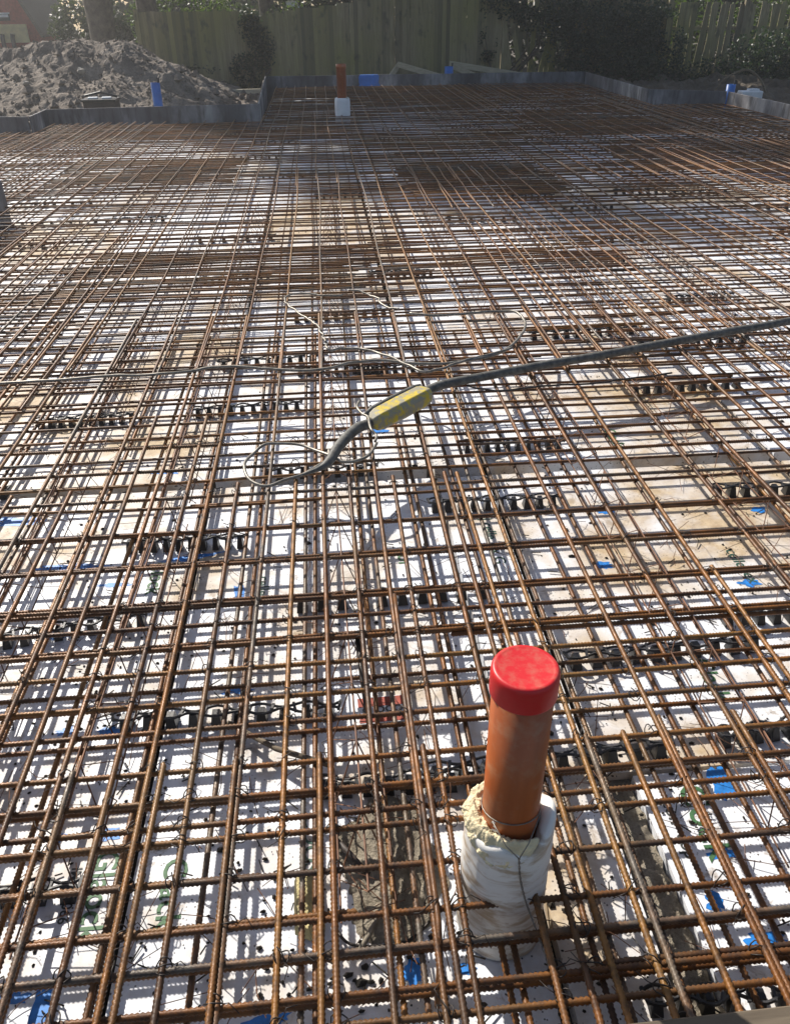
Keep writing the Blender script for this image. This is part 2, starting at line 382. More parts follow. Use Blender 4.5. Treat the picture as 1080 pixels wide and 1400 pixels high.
# ------------------------------------------------------------------ reinforcement
RB = .0062
def ribbed(L, seed, r=RB, pitch=.0095, sides=8, amp=.0017):
    n = int(L/pitch); vs = []; fs = []; R2 = random.Random(seed); p1, p2, a1, a2 = (R2.uniform(0, 6) for _ in range(4))
    for i in range(2*n+1):
        x = i*pitch/2; t = x/1.7
        oy, oz = .004*math.sin(t*1.9+p1)+.003*math.sin(t*.8+a1), .0025*math.sin(t*1.3+p2)
        rr = r + (amp if i % 2 else -amp*.35)
        for j in range(sides):
            an = 2*math.pi*j/sides; vs.append((x + .0035*math.cos(an), oy + rr*math.cos(an), oz + rr*math.sin(an)))
    m = 2*n+1
    for i in range(m-1):
        for j in range(sides):
            k = (j+1) % sides; fs.append((i*sides+j, (i+1)*sides+j, (i+1)*sides+k, i*sides+k))
    fs += [tuple(range(sides)), tuple((m-1)*sides+j for j in range(sides))[::-1]]
    return MB().add(vs, fs).mesh('ribbed_bar', M['rust'], True)
def plain(seed, r=RB, sides=6, seg=14):
    vs = []; fs = []; R2 = random.Random(seed); p1, p2, a1 = (R2.uniform(0, 6) for _ in range(3))
    for i in range(seg+1):
        x = i/seg; oy, oz = .009*math.sin(x*5+p1)+.005*math.sin(x*13+a1), .004*math.sin(x*7+p2)
        for j in range(sides):
            an = 2*math.pi*j/sides; vs.append((x, oy + r*math.cos(an), oz + r*math.sin(an)))
    for i in range(seg):
        for j in range(sides):
            k = (j+1) % sides; fs.append((i*sides+j, (i+1)*sides+j, (i+1)*sides+k, i*sides+k))
    fs += [tuple(range(sides)), tuple(seg*sides+j for j in range(sides))[::-1]]
    return MB().add(vs, fs).mesh('plain_bar', M['rust'], True)
RIBL = {}
def rib_mesh(L):
    key = min((.7, 1.3, 2.0, 2.6, 3.9, 5.4), key=lambda q: abs(q-L)); v = rnd.randrange(3)
    if (key, v) not in RIBL: RIBL[key, v] = ribbed(key, int(key*10)+v*77)
    return RIBL[key, v]
PLAIN = [plain(i) for i in range(6)]

top = thing('rebar_mat', 'upper layer of rusty reinforcing bars tied in a grid across the slab', 'rebar mat', (0, 0, .2))
low = thing('rebar_mat', 'lower layer of rusty reinforcing bars just above the white boards, under the upper grid', 'rebar mat', (0, 0, .06))
def bar(mat, name, x0, y0, L, along, z, ribs, tilt=0.0):
    me = rib_mesh(L) if ribs else rnd.choice(PLAIN)
    o = link(name, me, mat, (x0, y0, z-mat.location.z), (rnd.uniform(0, 6.28) if ribs else rnd.choice((0, math.pi)), 0, (math.pi/2 if along == 'Y' else 0) + tilt))
    if not ribs: o.scale = (L, 1, 1)
    return o
def ymax(x): return 12.78 if x < -4.06 else 13.66 if x < -.95 else 19.3 if x < 5.66 else 14.7
def ymin(x): return 8.1 if x < -2.84 else .62
ZT, ZC, ZL, ZLC = .200, .1875, .056, .0685
def long_top(x, y0, y1, dx=0, name='lengthwise_bar', ribs=None, dz=0):
    if ribs is None: ribs = y0 < 2.6
    y0 = max(y0, ymin(x)); y1 = min(y1, ymax(x))
    if y1-y0 < .25: return
    bar(top, name, x, y0, y1-y0, 'Y', ZT+dz, ribs, tilt=rnd.uniform(-.003, .003)-dx/(y1-y0))
# main lengthwise runs, lapped
base = [-1.505, -1.295, -1.085, -.862, -.668, -.472, -.266, -.058, .132, .345, .545, .738, .932, 1.138, 1.345, 1.555, 1.765, 1.955, 2.16]
x = base[0]-.205
while x > -7.2: base.insert(0, x); x -= .205
x = base[-1]+.205
while x < 6.85: base.append(x); x += .205+rnd.uniform(-.01, .03)
for x in base:
    j = rnd.uniform(-.01, .01)
    e1 = 4.46+rnd.uniform(-.06, .06)
    if x > -2.84: long_top(x+j, .56, e1)
    s2 = 3.62+rnd.uniform(-.2, .2); e2 = 9.35+rnd.uniform(-.1, .1)
    long_top(x+j+.014, s2, e2, ribs=False)
    s3 = 8.5+rnd.uniform(-.15, .15); e3 = 14.4+rnd.uniform(-.2, .2)
    long_top(x+j, s3, e3, ribs=False)
    long_top(x+j+.014, e3-.7, 21.2, ribs=False)
# starter bars from the near edge and doubled laps
for x, y0, y1 in ((-1.19, .56, 2.9), (-.98, .56, 2.7), (-.765, .56, 3.1), (-.553, .56, 3.0), (-.374, .56, 2.78), (-.160, .56, 2.8), (.046, .56, 2.5), (.200, .56, 2.6), (.405, .56, 2.85), (.455, .56, 2.85),
                  (.66, .56, 1.2), (-.648, .56, 1.24), (-.445, .56, 1.26), (-.275, .56, 1.24), (-.078, .56, 1.245), (.170, .56, 1.26), (.565, .56, 1.35), (.762, .66, 1.38), (.955, .66, 1.36), (1.158, .66, 1.9), (1.365, .66, 2.1)):
    long_top(x, y0, y1, name='starter_bar')
# bent-down starter beside the pipe
bp_ = [(.150, 1.9, .2), (.149, 1.3, .2), (.149, .93, .2), (.147, .86, .197), (.143, .815, .18), (.138, .785, .15), (.135, .77, .10)]
b = MB().tube(smooth_pts(bp_, 6), RB, 8); b.v = [(x, y, z-.2) for x, y, z in b.v]
b.build('bent_bar', M['rust'], top, True)
# extra lengthwise bars (strips of closer reinforcement)
def strip(xs, y0, y1, jit=.08):
    for x in xs: long_top(x+rnd.uniform(-.012, .012), y0+rnd.uniform(-jit, jit), y1+rnd.uniform(-jit, jit)*.5, name='strip_bar', ribs=False)
strip([-2.31+.105*i for i in range(10)], 3.3, 6.5)
strip([-4.3+.12*i for i in range(16)], 8.12, 13.6, .04)
strip([.93, 1.12, 1.23, 1.34, 1.47, 1.59, 1.68], 7.2, 9.2, .12)
strip([1.235, 1.415, 1.63, 1.84, 2.03, 2.24, 2.46], 3.95, 6.64, .05)
strip([1.32, 1.72], 3.9, 6.64)
strip([3.4, 3.62, 3.82, 4.05, 4.27], 6.9, 10.4, .4)
strip([4.9+.13*i for i in range(10)], 9.0, 16.3, .4)
strip([2.6+.15*i for i in range(8)], 14.2, 19.2, .4)

def xext(y): return (-2.82, 6.85) if y < 8.0 else (-6.8, 6.85) if y < 12.75 else (-3.98, 6.85) if y < 13.6 else (-.88, 6.85) if y < 14.7 else (-.88, 5.66)
def cross(mat, y, z, ribs, name='crosswise_bar', x0=None, x1=None):
    a, b_ = xext(y); a = a if x0 is None else max(a, x0); b_ = b_ if x1 is None else min(b_, x1)
    if ribs:
        s = -1.9+rnd.uniform(-.2, .2); bar(mat, name, s, y+.0072*s, 5.4, 'X', z, True, .0072+rnd.uniform(-.0025, .0025))
        bar(mat, name, a, y+.0072*a+.013, s+.5-a, 'X', z, False, .0072); bar(mat, name, s+4.9, y+.0072*(s+4.9)+.013, b_-s-4.9, 'X', z, False, .0072)
        return
    x = a; k = 0
    while x < b_-.3:
        L = min(rnd.uniform(4.6, 6.0) if k else rnd.uniform(2.6, 6), b_-x)
        bar(mat, name, x, y+.0072*x+(k % 2)*.013, L, 'X', z, False, .0072+rnd.uniform(-.002, .002)); k += 1; x += max(L-.5, .3) if x+L < b_ else L
near = [.655, .715, .765, .840, .912, 1.014, 1.105, 1.152, 1.222, 1.309, 1.43, 1.527, 1.635, 1.734, 1.825, 1.925, 2.12, 2.33, 2.56]
for y in near: cross(top, y, ZC, True)
# second bars lying close beside some of the near ones
for y, x0, L in ((1.748, -1.6, 1.9), (1.028, -1.5, 1.55), (.925, -1.3, 1.5), (1.122, -1.1, .9), (1.54, -1.5, 1.3), (1.94, -1.6, 1.9), (.852, .35, 1.2), (1.03, .86, 1.3), (1.74, .3, 1.9), (.78, .45, 1.2)):
    bar(top, 'lap_bar', x0, y+.0072*x0-.004, L, 'X', ZC-.0128, True, .0072+rnd.uniform(-.002, .002))
y = 2.76
while y < 19.25:
    d = .2 if y < 3.5 else .125 if y < 6.5 else .15
    cross(top, y, ZC, y < 3.0); y += d+rnd.uniform(-.012, .012)
def patch(x0, x1, y0, y1, st=.055):
    y = y0
    while y < y1:
        a = x0+rnd.uniform(-.1, .1); bar(top, 'link_bar', a, y+.0072*a, x1-x0, 'X', ZC+rnd.uniform(-.003, .001), False, .0072+rnd.uniform(-.004, .004)); y += st*rnd.uniform(.8, 1.25)
patch(-1.75, .28, 4.95, 6.05); patch(-2.7, -.85, 8.7, 10.2, .06); patch(.8, 2.3, 7.8, 9.5, .06); patch(3.4, 6.2, 8.6, 10.5, .065)
patch(-.8, 3.0, 17.0, 19.2, .09); patch(3.2, 5.6, 11.5, 14.0, .09); patch(-3.9, -1.2, 11.9, 13.5, .09); patch(-2.9, -1.5, 4.3, 5.2, .07); patch(.3, 2.0, 5.2, 6.2, .09); patch(.9, 3.0, 15.5, 17.4, .1)
# lower layer
for i, x in enumerate([-7.15+.2*k for k in range(74)]):
    x += rnd.uniform(-.035, .035); y0, y1 = ymin(x), ymax(x); y = y0+(.02 if y0 < 1 else 0); k = 0
    while y < y1-.3:
        L = min(6.0 if k else rnd.uniform(2.6, 5), y1-y); near_ = y < 2 and -1.7 < x < 2.2
        if near_: L = 3.9
        bar(low, 'lengthwise_bar', x+(k % 2)*.013, y, L, 'Y', ZL, near_, rnd.uniform(-.004, .004)); k += 1
        y += max(L-.5, .3) if y+L < y1 else L
for x in [-1.35+.21*k for k in range(13)]: bar(low, 'lengthwise_bar', x+rnd.uniform(-.03, .03), .63+rnd.uniform(0, .1), 3.9 if rnd.random() < .6 else 2.6, 'Y', ZL, True, rnd.uniform(-.008, .008))
y = .80
lowy = [.70, .814, .90, 1.30, 1.507, 1.69, 1.885]
for y in lowy: cross(low, y, ZLC, True)
y = 2.09
while y < 19.25:
    cross(low, y, ZLC, y < 2.6); y += .2+rnd.uniform(-.02, .02)

# wire ties at the nearest crossings
def tie_mesh(seed):
    R2 = random.Random(seed); t = MB()
    pts = [(.0155*math.cos(a)*1.0, .0155*math.sin(a), .0085*math.sin(2*a+.4)-.004) for a in [i*2*math.pi/14 for i in range(15)]]
    t.tube(pts, .0014, 5); t.tube([(-.013, .01, .004), (.0, .0, .010), (.013, -.012, .003)], .0015, 5)
    t.tube([(.012, -.012, .0), (.02+R2.uniform(0, .01), -.02, .006), (.024, -.032-R2.uniform(0, .015), -.004)], .001, 5)
    return t.mesh('tie', M['tie'], True)
TIES = [tie_mesh(i) for i in range(4)]; nt_ = 0
for y in near + [2.76, 2.96]:
    for x in [q for q in base if -1.6 < q < 2.2] + [-.553, -.374, -.16, .046, .2, .43]:
        if rnd.random() < .62 and nt_ < 290 and -.45*(y+1) < x < .62*(y+1):
            link('wire_tie', rnd.choice(TIES), top, (x+rnd.uniform(-.01, .01), y+.0072*x, .0), (rnd.uniform(-.3, .3), rnd.uniform(-.3, .3), rnd.uniform(0, 6.28))); nt_ += 1

# black plastic continuous spacers under the lower layer
def spacer_meshes():
    L = .5; rail = MB(); n = 44
    for s in (-1, 1):
        rail.tube([(L*i/n, s*(.011+.009*math.sin(2*math.pi*i/n*5)), .044+.0015*math.sin(i)) for i in range(n+1)], .0042, 5)
    for i in range(11):
        x = L*i/10; rail.box((x, 0, .044), (.006, .034, .008), rnd.uniform(-.3, .3))
    foot = MB().add([(-.013, -.022, 0), (.013, -.022, 0), (.013, .022, 0), (-.013, .022, 0), (-.008, -.010, .042), (.008, -.010, .042), (.008, .010, .042), (-.008, .010, .042)],
                    [(3, 2, 1, 0), (4, 5, 6, 7), (0, 1, 5, 4), (1, 2, 6, 5), (2, 3, 7, 6), (3, 0, 4, 7)])
    return rail.mesh('rail', M['dirtyblack']), foot.mesh('foot', M['blackpl']), L
RAIL, FOOT, SL = spacer_meshes(); nsp = 0
def spacer(x, y, rz=0, parts=True, lab=None):
    global nsp; nsp += 1
    r = thing('bar_spacer', lab or 'black plastic wavy spacer strip carrying the lower bars on white boards', 'spacer', (x, y, .002), 'spacer strips under the lower bars'); r.rotation_euler = (rnd.gauss(0, .05), 0, rz+rnd.gauss(0, .05)); r.scale = (rnd.uniform(.85, 1.35), 1, 1)
    link('rail', RAIL, r)
    for i in range(10 if parts else 7): link('foot', FOOT, r, (.025+(.05 if parts else .074)*i, 0, 0))
LB = ['black wavy spacer strip left of the red label', 'black wavy spacer strip just above the red label', 'black spacer strip with big feet nearest the left edge of the photo', 'black spacer strip behind the one with big feet at left', 'black spacer strip beside the celle lettering', 'black spacer strip left of the wire loop, under the long wire', 'black spacer strip at the left edge under the long wire', 'black spacer strip under the long wire left of its bend', 'black spacer strip right behind the yellow grip and long wire', 'black spacer strip inside the wire loop', 'black spacer strip right below the thick hose', 'black spacer strip at the right edge level with the celle lettering', 'black spacer strip just below the yellow grip', 'black spacer strip right behind the red cap']
for si, (x, y) in enumerate(((-.655, 1.63), (-.176, 2.10), (-1.14, 2.0), (-.80, 2.50), (.35, 2.67), (-.69, 3.63), (-1.42, 3.58), (-.20, 4.10), (.12, 4.08), (-.32, 2.99), (1.50, 3.66), (1.5, 2.67), (.56, 3.155), (.655, 1.75), (-1.28, 1.135), (.55, .78), (1.02, .80),
             (-.1, 1.36), (1.2, 1.9), (.98, 1.42), (1.62, 1.86), (.18, 1.37), (-1.9, 2.9))):
    spacer(x, y, rnd.uniform(-.02, .06), True, LB[si] if si < len(LB) else None)
y = 4.3
while y < 15:
    for x in [-2.8+.95*i for i in range(9)]:
        if rnd.random() < .5: spacer(x+rnd.uniform(-.3, .3), y+rnd.uniform(-.2, .2), rnd.uniform(-.03, .03), y < 6)
    y += .85 if y < 8 else 1.3

# bent-wire trestles that hold the upper layer
def trestle_mesh(L=1.6):
    a, b_, c = MB(), MB(), MB(); n = int(L/.1); h = .105
    a.tube([(0, 0, h), (L, 0, h)], .0028, 5)
    for s in (-1, 1): b_.tube([(0, s*.06, 0), (L, s*.06, 0)], .0024, 5)
    for s in (-1, 1):
        c.tube([(L*i/n, (s*.06 if i % 2 else 0), (0 if i % 2 else h-.002)) for i in range(n+1)], .0020, 4)
    return a.mesh('t', M['rwire']), b_.mesh('b', M['rwire']), c.mesh('z', M['rwire']), L
TA, TB, TC_, TL = trestle_mesh()
def trestle(x, y):
    r = thing('wire_trestle', 'thin rusty zigzag wire trestle standing between the two bar layers', 'trestle', (x, y, .0765), 'wire trestles between the layers'); r.rotation_euler.z = math.pi/2+rnd.uniform(-.04, .04)
    link('top_wire', TA, r); link('foot_wire', TB, r); link('zigzag_wire', TC_, r)
for x in (-1.02, -.62, .01, 1.02, 1.62, 2.4):
    y = rnd.uniform(.9, 1.3) if x > -.9 else 1.7
    while y < 6.5: trestle(x+rnd.uniform(-.04, .04), y); y += 1.75
# short cut-offs of thin wire lying about
mb = MB()
for i in range(520):
    Y = .8+3.6*rnd.random()**1.2; X = rnd.uniform(-.42, .58)*(Y+1); z = rnd.choice((.006, .006, .078)); a = rnd.uniform(0, 6.28); L = rnd.uniform(.05, .16)
    if .19 < X < .42 and .88 < Y < 1.1: continue
    dz = rnd.uniform(0, .09) if z > .05 else rnd.uniform(0, .03)
    mb.tube([(X, Y, z), (X+L*.5*math.cos(a)+rnd.uniform(-.01, .01), Y+L*.5*math.sin(a), z+dz*.7), (X+L*math.cos(a), Y+L*math.sin(a), z+dz)], .0011, 4)
tag(mb.build('wire_offcuts', M['rwire']), 'thin rusty wire snippets littering the boards among the bars', 'wire litter', kind='stuff')

# ------------------------------------------------------------------ near pipe with sleeve
PX, PY = .301, .988
p = thing('drain_pipe', 'orange brown upright drain pipe with bright red cap', 'pipe', (PX, PY, .3))
MB().lathe([(.0, -.28), (.055, -.28), (.055, .42), (.050, .42)], 64).build('pipe_shaft', M['orange'], p, True)
cap = MB().lathe([(.0555, .395), (.0588, .396), (.0595, .399), (.0595, .438), (.0588, .446), (.0565, .4505), (.053, .4525), (.049, .4515), (.046, .4510), (0, .4512)], 72).build('cap', M['red'], p, True)
nick = MB()
for a, z, dx in ((3.9, .085, .006), (3.95, .068, .008), (4.1, .03, .003)):
    for k in range(3):
        aa = a+rnd.uniform(-.05, .05); zz = z+rnd.uniform(-.006, .006)
        nick.box((.0552*math.cos(aa), .0552*math.sin(aa), zz), (.002, dx, .003), aa, rnd.uniform(-.6, .6))
nick.build('scuff_flake', M['white'], p)
prof = []; n = 72
def sleeve():
    vs = []; fs = []; rows = 40
    for i in range(rows+1):
        z = .36*i/rows
        for j in range(n):
            a = 2*math.pi*j/n; P = Vector((math.cos(a), math.sin(a), z*6))
            r = .092-.004*i/rows+.0035*noise.noise(P*1.7)+.0012*noise.noise(P*6)
            if i == rows: r -= .004
            zt = z*(1+.09*noise.noise(Vector((math.cos(a)*1.3, math.sin(a)*1.3, 4)))*(i/rows)) + .012*(i/rows)**3*math.cos(a)
            vs.append((r*math.cos(a), r*math.sin(a), zt))
    for k, rr, dz in ((0, .076, .001), (1, .062, -.012), (2, .0565, -.03)):
        for j in range(n):
            a = 2*math.pi*j/n; zt = vs[rows*n+j][2]+dz+.006*noise.noise(Vector((math.cos(a)*5, math.sin(a)*5, k)))
            vs.append((rr*math.cos(a), rr*math.sin(a), zt))
    for i in range(rows+3):
        for j in range(n):
            k = (j+1) % n; fs.append((i*n+j, i*n+k, (i+1)*n+k, (i+1)*n+j))
    return MB().add(vs, fs)
s = thing('pipe_sleeve', 'dirty white foam sleeve round the foot of the red capped pipe', 'pipe sleeve', (PX, PY, .0))
sleeve().build('sleeve_wall', M['sleeve'], s, True)
def foamring():
    vs = []; fs = []; nu, nv = 160, 36; a0, a1 = math.radians(88), math.radians(305)
    for i in range(nu+1):
        t = i/nu; a = a0+(a1-a0)*t; env = math.sin(math.pi*t)**.5
        for j in range(nv):
            b = 2*math.pi*j/nv; P = Vector((math.cos(a)*.08*40, math.sin(a)*.08*40, b*1.2))
            q = .0125*env*(1+.55*noise.fractal(P*1.6, .7, 2.2, 4)) + .002
            droop = -.030*max(0, math.sin((t-.42)*math.pi/.58))*max(0, math.cos(b)) if t > .42 else 0
            R_ = .0735+q*1.15*math.cos(b); z = .362+q*.9*math.sin(b)+droop*1.5
            vs.append((R_*math.cos(a), R_*math.sin(a), z))
    for i in range(nu):
        for j in range(nv):
            k = (j+1) % nv; fs.append((i*nv+j, i*nv+k, (i+1)*nv+k, (i+1)*nv+j))
    return MB().add(vs, fs)
foamring().build('expanding_foam', M['foam'], s, True)
tw = MB()
ring = [(PX+.0572*math.cos(a), PY+.0572*math.sin(a), .392-.012*math.sin(a)) for a in [math.radians(200+i*14) for i in range(-14, 12)]]
tw.tube(ring, .0012, 5)
apex = (.2975, .889, .362)
tw.tube([(PX-.045, PY-.040, .398), (.275, .905, .381), apex], .0012, 5); tw.tube([(PX+.048, PY-.036, .40), (.318, .905, .384), apex], .0012, 5)
line = smooth_pts([apex, (.305, .892, .30), (.316, .888, .245), (.327, .880, .206), (.336, .86, .185), (.345, .80, .175), (.352, .72, .18), (.36, .62, .205)], 10)
for ph in (0, math.pi):
    tw.tube([(q[0]+.0015*math.cos(i*1.2+ph), q[1], q[2]+.0015*math.sin(i*1.2+ph)) for i, q in enumerate(line)], .0011, 5)
tag(tw.build('binding_wire', M['wire'], smooth=True), 'twisted wire looped round the orange pipe and pulled down to the near edge', 'wire')

# ------------------------------------------------------------------ far pipe with sleeve
FX, FY = .375, 14.1
p = thing('drain_pipe', 'plain uncapped orange pipe standing far back near the dark shuttering', 'pipe', (FX, FY, 0))
MB().lathe([(0, .05), (.075, .05), (.074, .83), (.078, .83), (.078, .90), (.070, .90), (.070, .6)], 36).build('pipe_shaft', M['orange'], p, True)
s = thing('pipe_sleeve', 'clean white sleeve at the foot of the far orange pipe', 'pipe sleeve', (FX, FY, 0))
MB().lathe([(.118, -.02), (.120, .385), (.115, .425), (.10, .44), (.077, .43)], 36).build('sleeve_wall', M['white'], s, True)
MB().add([(.07+.016*math.cos(a), -.075+.01*math.sin(a), .435+.008*math.sin(3*a)) for a in [i*.7 for i in range(9)]]+[(.05, -.07, .45)], [(i, (i+1) % 9, 9) for i in range(9)]).build('foam_lump', M['yfoam'], s)

# ------------------------------------------------------------------ grey hose with yellow body, loose wires
h = thing('vibrator_hose', 'thick grey hose with scuffed yellow grip lying across the bars', 'hose', (0, 0, 0))
hp = [(3.9, 4.55, .235), (2.473, 4.007, .238), (2.092, 3.888, .238), (1.645, 3.743, .236), (1.308, 3.629, .236), (.993, 3.53, .238), (.691, 3.42, .24), (.51, 3.346, .245), (.418, 3.275, .248), (.38, 3.22, .247)]
sp_ = smooth_pts(hp, 8); MB().tube(sp_, [.021 if i < len(sp_)-12 else .021-.002*(i-len(sp_)+12)/12 for i in range(len(sp_))], 14).build('hose_length', M['hose'], h, True)
A, B = Vector((.415, 3.252, .245)), Vector((.145, 2.992, .238)); ax = (B-A).normalized(); sd_ = Vector((-ax.y, ax.x, 0)); up = Vector((0, 0, 1))
L = (B-A).length
def octo(k, hw, hh): return [A+ax*(L*k)+sd_*(hw*c)+up*(hh*s_) for c, s_ in ((1, .45), (.62, 1), (-.62, 1), (-1, .45), (-1, -.45), (-.62, -1), (.62, -1), (1, -.45))]
g_ = MB(); sec = [octo(k, a, b) for k, a, b in ((0, .024, .024), (.05, .042, .036), (.12, .048, .040), (.5, .05, .041), (.86, .047, .040), (.95, .038, .034), (1, .022, .022))]
vs = [v for s_ in sec for v in s_]; fs = [(i*8+j, i*8+(j+1) % 8, (i+1)*8+(j+1) % 8, (i+1)*8+j) for i in range(6) for j in range(8)] + [tuple(range(8))[::-1], tuple(48+j for j in range(8))]
bevel(g_.add(vs, fs).build('grip_body', M['yellow'], h), .004, 2)
band = MB()
for s_ in (-1,):
    c0 = [A+ax*(L*k)+sd_*(-a*.88)+up*(b*.78) for k, a, b in ((.03, .04, .034), (.12, .0485, .0405), (.5, .0505, .0415), (.86, .0475, .0405), (.97, .036, .033))]
    band.tube(c0, .012, 8)
band.build('rubber_ridge', M['hose'], h, True)
hp = [(.152, 3.0, .238), (.112, 2.965, .242), (.076, 2.926, .243), (.014, 2.817, .236), (-.031, 2.702, .228), (-.066, 2.665, .221), (-.13, 2.628, .217)]
sp_ = smooth_pts(hp, 8); nn_ = len(sp_)-1
MB().tube(sp_, [.018+.005*math.sin(math.pi*min(1, i/nn_*1.1))-.013*(i/nn_)**3 for i in range(nn_+1)], 12).build('hose_tail', M['hose'], h, True)
def wire(pts, z, r, name, label, m='wire', kink=.0):
    P = smooth_pts([(x, y, z+rnd.uniform(0, .012)) for x, y in pts], 7)
    P = [q+Vector((kink*noise.noise(q*14), kink*noise.noise(q*14+Vector((5, 0, 0))), abs(kink*.6*noise.noise(q*11)))) for q in P]
    return tag(MB().tube(P, r, 7).build(name, M[m], smooth=True), label, 'wire')
wire([(.161, 2.853), (.125, 2.752), (.081, 2.72), (.024, 2.709), (-.031, 2.761), (-.087, 2.822), (-.146, 2.871), (-.219, 2.885), (-.285, 2.873), (-.33, 2.808), (-.352, 2.734), (-.344, 2.649), (-.316, 2.592), (-.261, 2.56), (-.196, 2.596), (-.129, 2.633), (-.07, 2.684), (-.036, 2.74), (-.03, 2.8)], .214, .0062, 'loose_wire', 'looped grey wire lying at the tail end of the yellow grip hose')
wire([(.109, 3.16), (.095, 3.10), (.112, 3.035), (.135, 2.99), (.137, 2.913), (.142, 2.86), (.159, 2.827), (.150, 2.772)], .262, .0055, 'loose_wire', 'short hooked wire twisted round the hose just below the yellow grip')
wire([(-2.3, 3.56), (-1.546, 3.615), (-1.316, 3.625), (-1.053, 3.65), (-.917, 3.653), (-.781, 3.657), (-.666, 3.699), (-.546, 3.723), (-.368, 3.695), (-.156, 3.646), (-.016, 3.649), (.092, 3.694), (.237, 3.726), (.411, 3.66), (.553, 3.645), (.744, 3.711), (.872, 3.796), (.986, 3.974), (1.066, 4.194), (1.046, 4.343), (.951, 4.392), (.78, 4.372), (.6, 4.34), (.45, 4.40)], .213, .0075, 'loose_wire', 'longest grey wire running from the left edge to a bend above the hose', kink=.006)
wire([(.09, 4.78), (.003, 4.766), (-.217, 4.834), (-.257, 4.697), (-.224, 4.586), (-.146, 4.423), (-.085, 4.283), (-.046, 4.14), (-.037, 3.976)], .214, .0058, 'loose_wire', 'kinked pale wire behind the long wire, hooked left of centre', kink=.02)
wire([(-.028, 3.985), (-.022, 3.90), (.0, 3.88), (.063, 3.903), (.173, 3.871), (.276, 3.76), (.373, 3.636), (.434, 3.548), (.507, 3.576), (.666, 3.68), (.8, 3.74), (.908, 3.793)], .216, .0066, 'loose_wire', 'grey wire with a small hook crossing just behind the yellow grip', kink=.012)
wire([(.12, 4.855), (.19, 4.84), (.245, 4.768), (.29, 4.70), (.301, 4.636), (.336, 4.524), (.394, 4.466)], .214, .0058, 'loose_wire', 'short pale crinkled wire furthest back near the centre', kink=.018)
wire([(.60, 3.36), (.75, 3.30), (.98, 3.345), (1.2, 3.34), (1.45, 3.4), (1.6, 3.42)], .213, .0045, 'loose_wire', 'thin dark wire lying right below the thick grey hose', 'tie', .012)

# ------------------------------------------------------------------ small things on the boards
t = thing('paper_label', 'red and white printed label lying on the boards under the bars', 'label', (.088, 1.627, .004)); t.rotation_euler.z = .03
MB().box((0, 0, 0), (.135, .10, .0012)).build('label_sheet', M['white'], t)
MB().box((0, .030, .001), (.130, .034, .0012)).build('red_band', M['tagred'], t)
MB().box((0, -.032, .001), (.130, .030, .0012)).build('red_band', M['tagred'], t)
link('printed_lettering', text_mesh('O OCO', .034, M['ink']), t, (-.055, -.012, .002))
def chunk(name, pts, hz, mat, label, cat, z=.004):
    n_ = len(pts); vs = [(x, y, z) for x, y in pts]; cx = sum(q[0] for q in pts)/n_; cy = sum(q[1] for q in pts)/n_
    vs += [(cx+(x-cx)*.8, cy+(y-cy)*.86, z+hz*rnd.uniform(.7, 1.1)) for x, y in pts] + [(cx, cy, z+hz)]
    fs = [(i, (i+1) % n_, n_+(i+1) % n_, n_+i) for i in range(n_)] + [(n_+i, n_+(i+1) % n_, 2*n_) for i in range(n_)]
    o = MB().add(vs, fs).build(name, mat); m = o.modifiers.new('s', 'SUBSURF'); m.levels = m.render_levels = 2
    m.subdivision_type = 'SIMPLE'; tx = bpy.data.textures.new('n', 'CLOUDS'); tx.noise_scale = .02
    d = o.modifiers.new('d', 'DISPLACE'); d.texture = tx; d.strength = .008; d.texture_coords = 'GLOBAL'
    return tag(o, label, cat)
chunk('foam_offcut', [(-.150, 1.115), (-.125, 1.135), (-.098, 1.112), (-.082, 1.05), (-.080, .985), (-.112, .972), (-.146, .99), (-.148, 1.05)], .03, M['yfoam'], 'torn pale yellow foam offcut on boards left of the sleeve', 'foam offcut')
tag(MB().tube([(-.016, .925, .012), (.012, .965, .018), (.043, 1.012, .03)], [.006, .0065, .005], 6).build('stick', M['stick'], smooth=True), 'pale broken stick leaning over the mud patch', 'stick')
tag(MB().tube([(-.056, 1.205, .03), (-.02, 1.16, .026), (.022, 1.11, .016)], [.007, .008, .006], 6).build('stick', M['darkbox'], smooth=True), 'dark thick twig stuck into the far side of the mud', 'stick')
tag(MB().tube(smooth_pts([(-.06, 1.0, .006), (-.03, .955, .014), (.03, .945, .012), (.10, .955, .006), (.16, 1.0, .01)], 6), .0035, 6).build('bent_rod', M['tie'], smooth=True), 'dark curved rod round the near rim of the mud patch', 'rod')
tag(MB().tube([(-.34, 1.60, .02), (-.2, 1.47, .05), (-.06, 1.37, .09)], .008, 6).build('timber_strip', M['edge'], smooth=True), 'dark diagonal strip under the bars near the wavy spacer', 'strip')
r_ = thing('offcut_bar', 'short black bar stub standing up among the bars near the centre', 'bar stub', (.03, 1.62, .075))
MB().tube([(.0, .14, .10), (.008, .0, .05), (.022, -.18, .0)], .0075, 8).build('bar_stub', M['tie'], r_, True)

